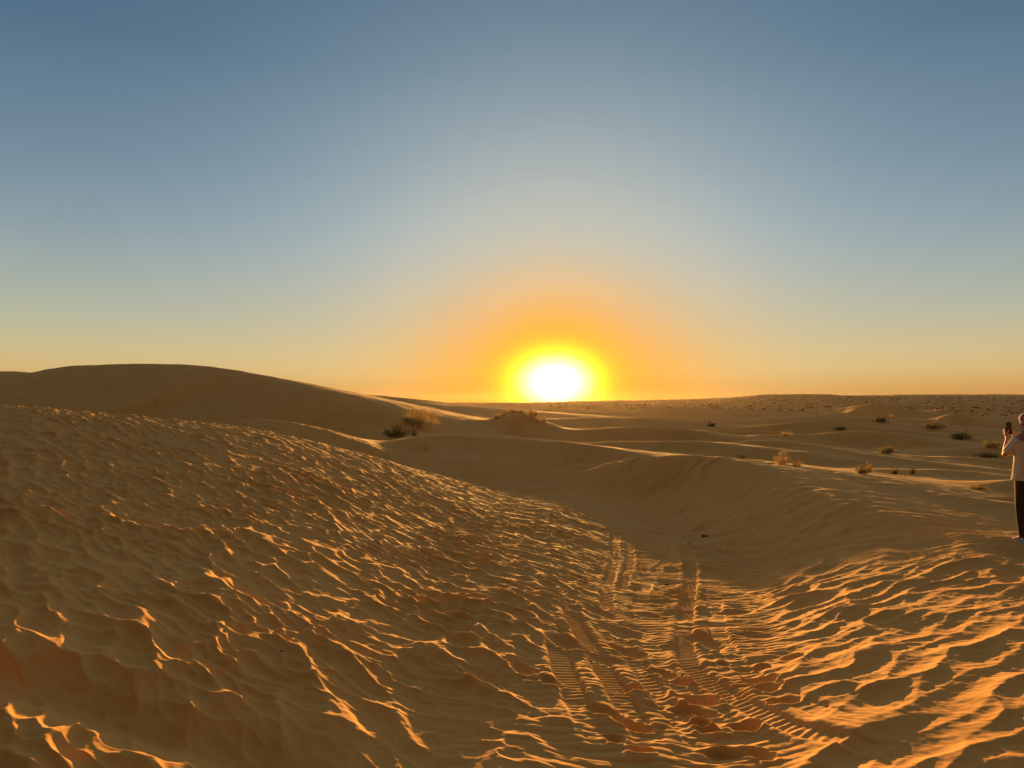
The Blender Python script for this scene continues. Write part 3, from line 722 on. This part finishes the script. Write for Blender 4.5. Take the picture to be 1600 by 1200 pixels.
def build_person():
    yf = 9.72; xf = (1611 - CX) / F * yf; gz = ground_z(xf, yf)

    root = empty("person", (xf, yf, gz), math.radians(4))
    tag(root, "person in light T-shirt, dark trousers and checked headscarf raising a phone", "person")
    V = Vector
    verts = [(0, 0, .95), (0, .0, 1.12), (0, .0, 1.30), (0, .005, 1.42), (0, .03, 1.50), (0, .055, 1.575), (0, .06, 1.655)]
    rad_ = [(.15, .11), (.135, .10), (.16, .11), (.10, .08), (.055, .06), (.078, .092), (.07, .085)]
    edges = [(i, i + 1) for i in range(6)]
    def chain(start, ptss, rs):
        prev = start
        for p_, r_ in zip(ptss, rs):
            verts.append(tuple(p_)); rad_.append(r_); edges.append((prev, len(verts) - 1)); prev = len(verts) - 1
        return prev
    for sgn in (-1, 1):
        chain(0, [(.10 * sgn, 0, .86), (.105 * sgn, .035 * (1 if sgn < 0 else .3), .48), (.11 * sgn, -.02, .10), (.12 * sgn, .06, .05), (.125 * sgn, .14, .04)], [.088, .058, .042, .04, .03])
    # arms raised to the phone, five fingers each
    for sgn in (-1, 1):
        el = (-.255, .14, 1.14) if sgn < 0 else (.25, .15, 1.17)
        wr = (.060 * sgn - .03, .30, 1.375)
        pa = (.052 * sgn - .03, .335, 1.425)
        e_ = chain(3, [(.17 * sgn, .0, 1.40), (.205 * sgn, .06, 1.30), el, ((el[0] + wr[0]) / 2, (el[1] + wr[1]) / 2, (el[2] + wr[2]) / 2), wr, pa], [.058, .050, .041, .037, .026, (.034, .016)])
        for k in range(4):      # fingers wrap the back edge of the phone
            z0 = 1.425 + .019 * k; ln = (.85, 1.0, .96, .78)[3 - k]
            chain(e_, [(.056 * sgn - .03, .355, z0), (.050 * sgn - .03, .355 + .030 * ln, z0 + .010), (.034 * sgn - .03, .355 + .040 * ln, z0 + .014), (.016 * sgn - .03, .355 + .036 * ln, z0 + .014)], [.0095, .009, .008, .007])
        chain(e_, [(.046 * sgn - .03, .328, 1.435), (.036 * sgn - .03, .325, 1.462), (.022 * sgn - .03, .332, 1.482)], [.011, .010, .008])
    # nose, chin and ears
    chain(5, [(0, .142, 1.585), (0, .166, 1.572)], [.022, .010])
    chain(5, [(0, .115, 1.515), (0, .130, 1.508)], [.035, .02])
    for sgn in (-1, 1): chain(5, [(.072 * sgn, .045, 1.585), (.088 * sgn, .038, 1.60)], [.016, .010])
    skinned("body", verts, edges, rad_, 0, M_skin, root)
    for sgn in (-1, 1):
        bm = bmesh.new(); bmesh.ops.create_uvsphere(bm, u_segments=12, v_segments=8, radius=.012)
        me_ = bpy.data.meshes.new("eye"); bm.to_mesh(me_); bm.free(); me_.materials.append(M_eye)
        o = bpy.data.objects.new("eye", me_); scene.collection.objects.link(o); o.location = (.031 * sgn, .134, 1.60); o.parent = root
    # T-shirt: loose tube with folds, sleeves to the elbow
    rings = []
    for t in range(15):
        k = t / 14; z_ = .835 + k * .60
        rx = .245 - .03 * math.sin(k * math.pi) if k < .8 else .245 - .03 * math.sin(k * math.pi) - .11 * ((k - .8) / .2) ** 1.5
        ry = .165 - .015 * k if k < .8 else .153 - .06 * ((k - .8) / .2) ** 1.5
        rings.append(((0, .0, z_ - .03 * 0), rx, ry))
    rings.append(((0, .01, 1.455), .075, .07))
    vs, fs = loft("t", rings, M_shirt, root, 56, (False, False), .016, 3)
    for sgn in (-1, 1):
        a_ = V((.15 * sgn, 0, 1.375)); b_ = V((-.238, .105, 1.19)) if sgn < 0 else V((.235, .13, 1.21)); d = (b_ - a_).normalized()
        u1 = d.cross(V((0, 1, .2))).normalized(); u2 = d.cross(u1).normalized()
        rg = [(a_.lerp(b_, k / 6), .082 - .006 * k / 6 * 2, .078 - .004 * k / 6 * 2, u1, u2) for k in range(7)]
        v2, f2 = loft("s", rg, M_shirt, root, 28, (True, False), .03, 5 + sgn)
        o0 = len(vs); vs += v2; fs += [tuple(i + o0 for i in q_) for q_ in f2]
    o = mesh_obj("t_shirt", vs, fs, M_shirt, root, True); md = o.modifiers.new("t", 'SOLIDIFY'); md.thickness = .004
    # trousers
    vs, fs = [], []
    for sgn in (-1, 1):
        kn = V((.108 * sgn, .04 if sgn < 0 else .012, .49)); an = V((.112 * sgn, -.02, .095)); hp = V((.088 * sgn, 0, .93))
        rg = []
        for k in range(15):
            t = k / 14; c = hp.lerp(kn, t / .5) if t < .5 else kn.lerp(an, (t - .5) / .5)
            r_ = .112 - .045 * min(1, t / .5) if t < .5 else .067 - .012 * (t - .5) / .5
            rg.append((c, r_, r_ * 1.08))
        v2, f2 = loft("l", rg, M_trous, root, 32, (True, True), .022, 8 + sgn); o0 = len(vs); vs += v2; fs += [tuple(i + o0 for i in q_) for q_ in f2]
    v2, f2 = loft("h", [((0, 0, .80), .15, .11), ((0, 0, .88), .175, .125), ((0, 0, .95), .17, .12), ((0, 0, 1.0), .16, .115)], M_trous, root, 32, (True, True), .01, 2)
    o0 = len(vs); vs += v2; fs += [tuple(i + o0 for i in q_) for q_ in f2]
    mesh_obj("trousers", vs, fs, M_trous, root, True)
    # shoes
    for sgn in (-1, 1):
        xx = .118 * sgn; prof = [(-.095, .030, .062), (-.080, .040, .088), (-.04, .043, .098), (.0, .043, .092), (.05, .046, .070), (.10, .050, .056), (.15, .049, .047), (.185, .038, .036), (.20, .018, .026)]
        vs, fs, sg_ = [], [], 18
        for (y_, w_, h_) in prof:
            for k in range(sg_):
                a_ = math.pi * 2 * k / sg_; vs.append(V((xx + math.cos(a_) * w_, y_, max(.022, .022 + (h_ - .022) * max(0, math.sin(a_)) ** .8))))
        for i in range(len(prof) - 1):
            for k in range(sg_): fs.append((i * sg_ + k, (i + 1) * sg_ + k, (i + 1) * sg_ + (k + 1) % sg_, i * sg_ + (k + 1) % sg_))
        fs += [tuple(range(sg_)), tuple((len(prof) - 1) * sg_ + k for k in range(sg_))[::-1]]
        sh = mesh_obj("shoe", vs, fs, M_shoe, root, True)
        vs, fs = [], []; out = [(-.10, .0)] + [(y_, w_ + .005) for (y_, w_, h_) in prof] + [(.206, .0)]
        loop_ = [(xx + w_, y_) for (y_, w_) in out] + [(xx - w_, y_) for (y_, w_) in reversed(out[1:-1])]
        for z_ in (-.005, .0255): vs += [V((a_, b_, z_)) for (a_, b_) in loop_]
        nn = len(loop_); fs = [tuple(range(nn))[::-1], tuple(range(nn, 2 * nn))] + [(i, (i + 1) % nn, nn + (i + 1) % nn, nn + i) for i in range(nn)]
        mesh_obj("sole", vs, fs, M_sole, sh)
    # headscarf: wound cap plus folds over neck and shoulders
    rings = [((0, .035, 1.565), .100, .100), ((0, .038, 1.60), .108, .112), ((0, .042, 1.635), .114, .124), ((0, .040, 1.665), .110, .122), ((0, .035, 1.695), .094, .106), ((0, .03, 1.715), .066, .076), ((0, .03, 1.724), .03, .035)]
    rings = [((c[0], c[1] - .012, c[2]), a_, b_) for (c, a_, b_) in rings]
    vs, fs = loft("c", rings, M_scarf, root, 40, (False, True), .022, 4)
    # open the front of the lowest ring for the face
    for i, v_1 in enumerate(vs):
        if v_1.y > .09 and v_1.z < 1.62: v_1.z += .045; v_1.y -= .015
    drape = [((-.01, -.015, 1.355), .195, .150), ((-.01, -.01, 1.40), .175, .135), ((0, .0, 1.445), .120, .110), ((0, .01, 1.49), .082, .085), ((0, .012, 1.53), .080, .082), ((0, .018, 1.58), .094, .090)]
    v2, f2 = loft("d", drape, M_scarf, root, 40, (False, False), .045, 6); o0 = len(vs); vs += v2; fs += [tuple(i + o0 for i in q_) for q_ in f2]
    # loose end hanging beside the neck
    tail = [((-.10 - .012 * k, .06 + .012 * k, 1.43 - .028 * k), .045 - .003 * k, .016) for k in range(7)]
    v2, f2 = loft("e", tail, M_scarf, root, 18, (True, True), .08, 7); o0 = len(vs); vs += v2; fs += [tuple(i + o0 for i in q_) for q_ in f2]
    o = mesh_obj("headscarf", vs, fs, M_scarf, root, True); md = o.modifiers.new("t", 'SOLIDIFY'); md.thickness = .006
    # phone, held upright between the hands
    mw = Matrix.Translation(root.location) @ Matrix.Rotation(math.radians(4), 4, 'Z')
    bm = bmesh.new(); bmesh.ops.create_cube(bm, size=1); bmesh.ops.scale(bm, vec=(.080, .0095, .165), verts=bm.verts)
    bmesh.ops.bevel(bm, geom=[e for e in bm.edges], offset=.004, segments=2, affect='EDGES')
    me_ = bpy.data.meshes.new("smartphone"); bm.to_mesh(me_); bm.free(); me_.materials.append(M_phone)
    ph_o = bpy.data.objects.new("smartphone", me_); scene.collection.objects.link(ph_o)
    ph_o.location = mw @ V((-.03, .355, 1.505)); ph_o.rotation_euler = (0, 0, math.radians(4))
    tag(ph_o, "dark smartphone held upright in both hands of the person at the right edge", "phone")
    mesh_obj("screen", [(-.036, -.0052, -.077), (.036, -.0052, -.077), (.036, -.0052, .077), (-.036, -.0052, .077)], [(0, 1, 2, 3)], mat("screen_glass", (.02, .022, .026), .12, .5, .05, 3), ph_o)
build_person()

# ------------------------------------------------------------------ haze
HZ = 0.00002
zmin = float(co[:, 2].min()) - 1.0; zmax = max(float(co[:, 2].max()), CAMZ) + 3.0
hm = bpy.data.materials.new("haze"); hm.use_nodes = True; nt = hm.node_tree; nt.nodes.clear()
v_ = nt.nodes.new('ShaderNodeVolumePrincipled'); o_ = nt.nodes.new('ShaderNodeOutputMaterial')
v_.inputs['Color'].default_value = (1.0, .86, .66, 1); v_.inputs['Density'].default_value = HZ; v_.inputs['Anisotropy'].default_value = .8
nt.links.new(v_.outputs[0], o_.inputs['Volume'])
q = 1350.0
hv = [(a * q, b * q, c) for c in (zmin, zmax) for (a, b) in ((-1, -1), (1, -1), (1, 1), (-1, 1))]
hf = [(3, 2, 1, 0), (4, 5, 6, 7), (0, 1, 5, 4), (1, 2, 6, 5), (2, 3, 7, 6), (3, 0, 4, 7)]
hz_o = mesh_obj("haze", hv, hf, hm); tag(hz_o, kind="stuff")
print("Z", zmin, zmax)
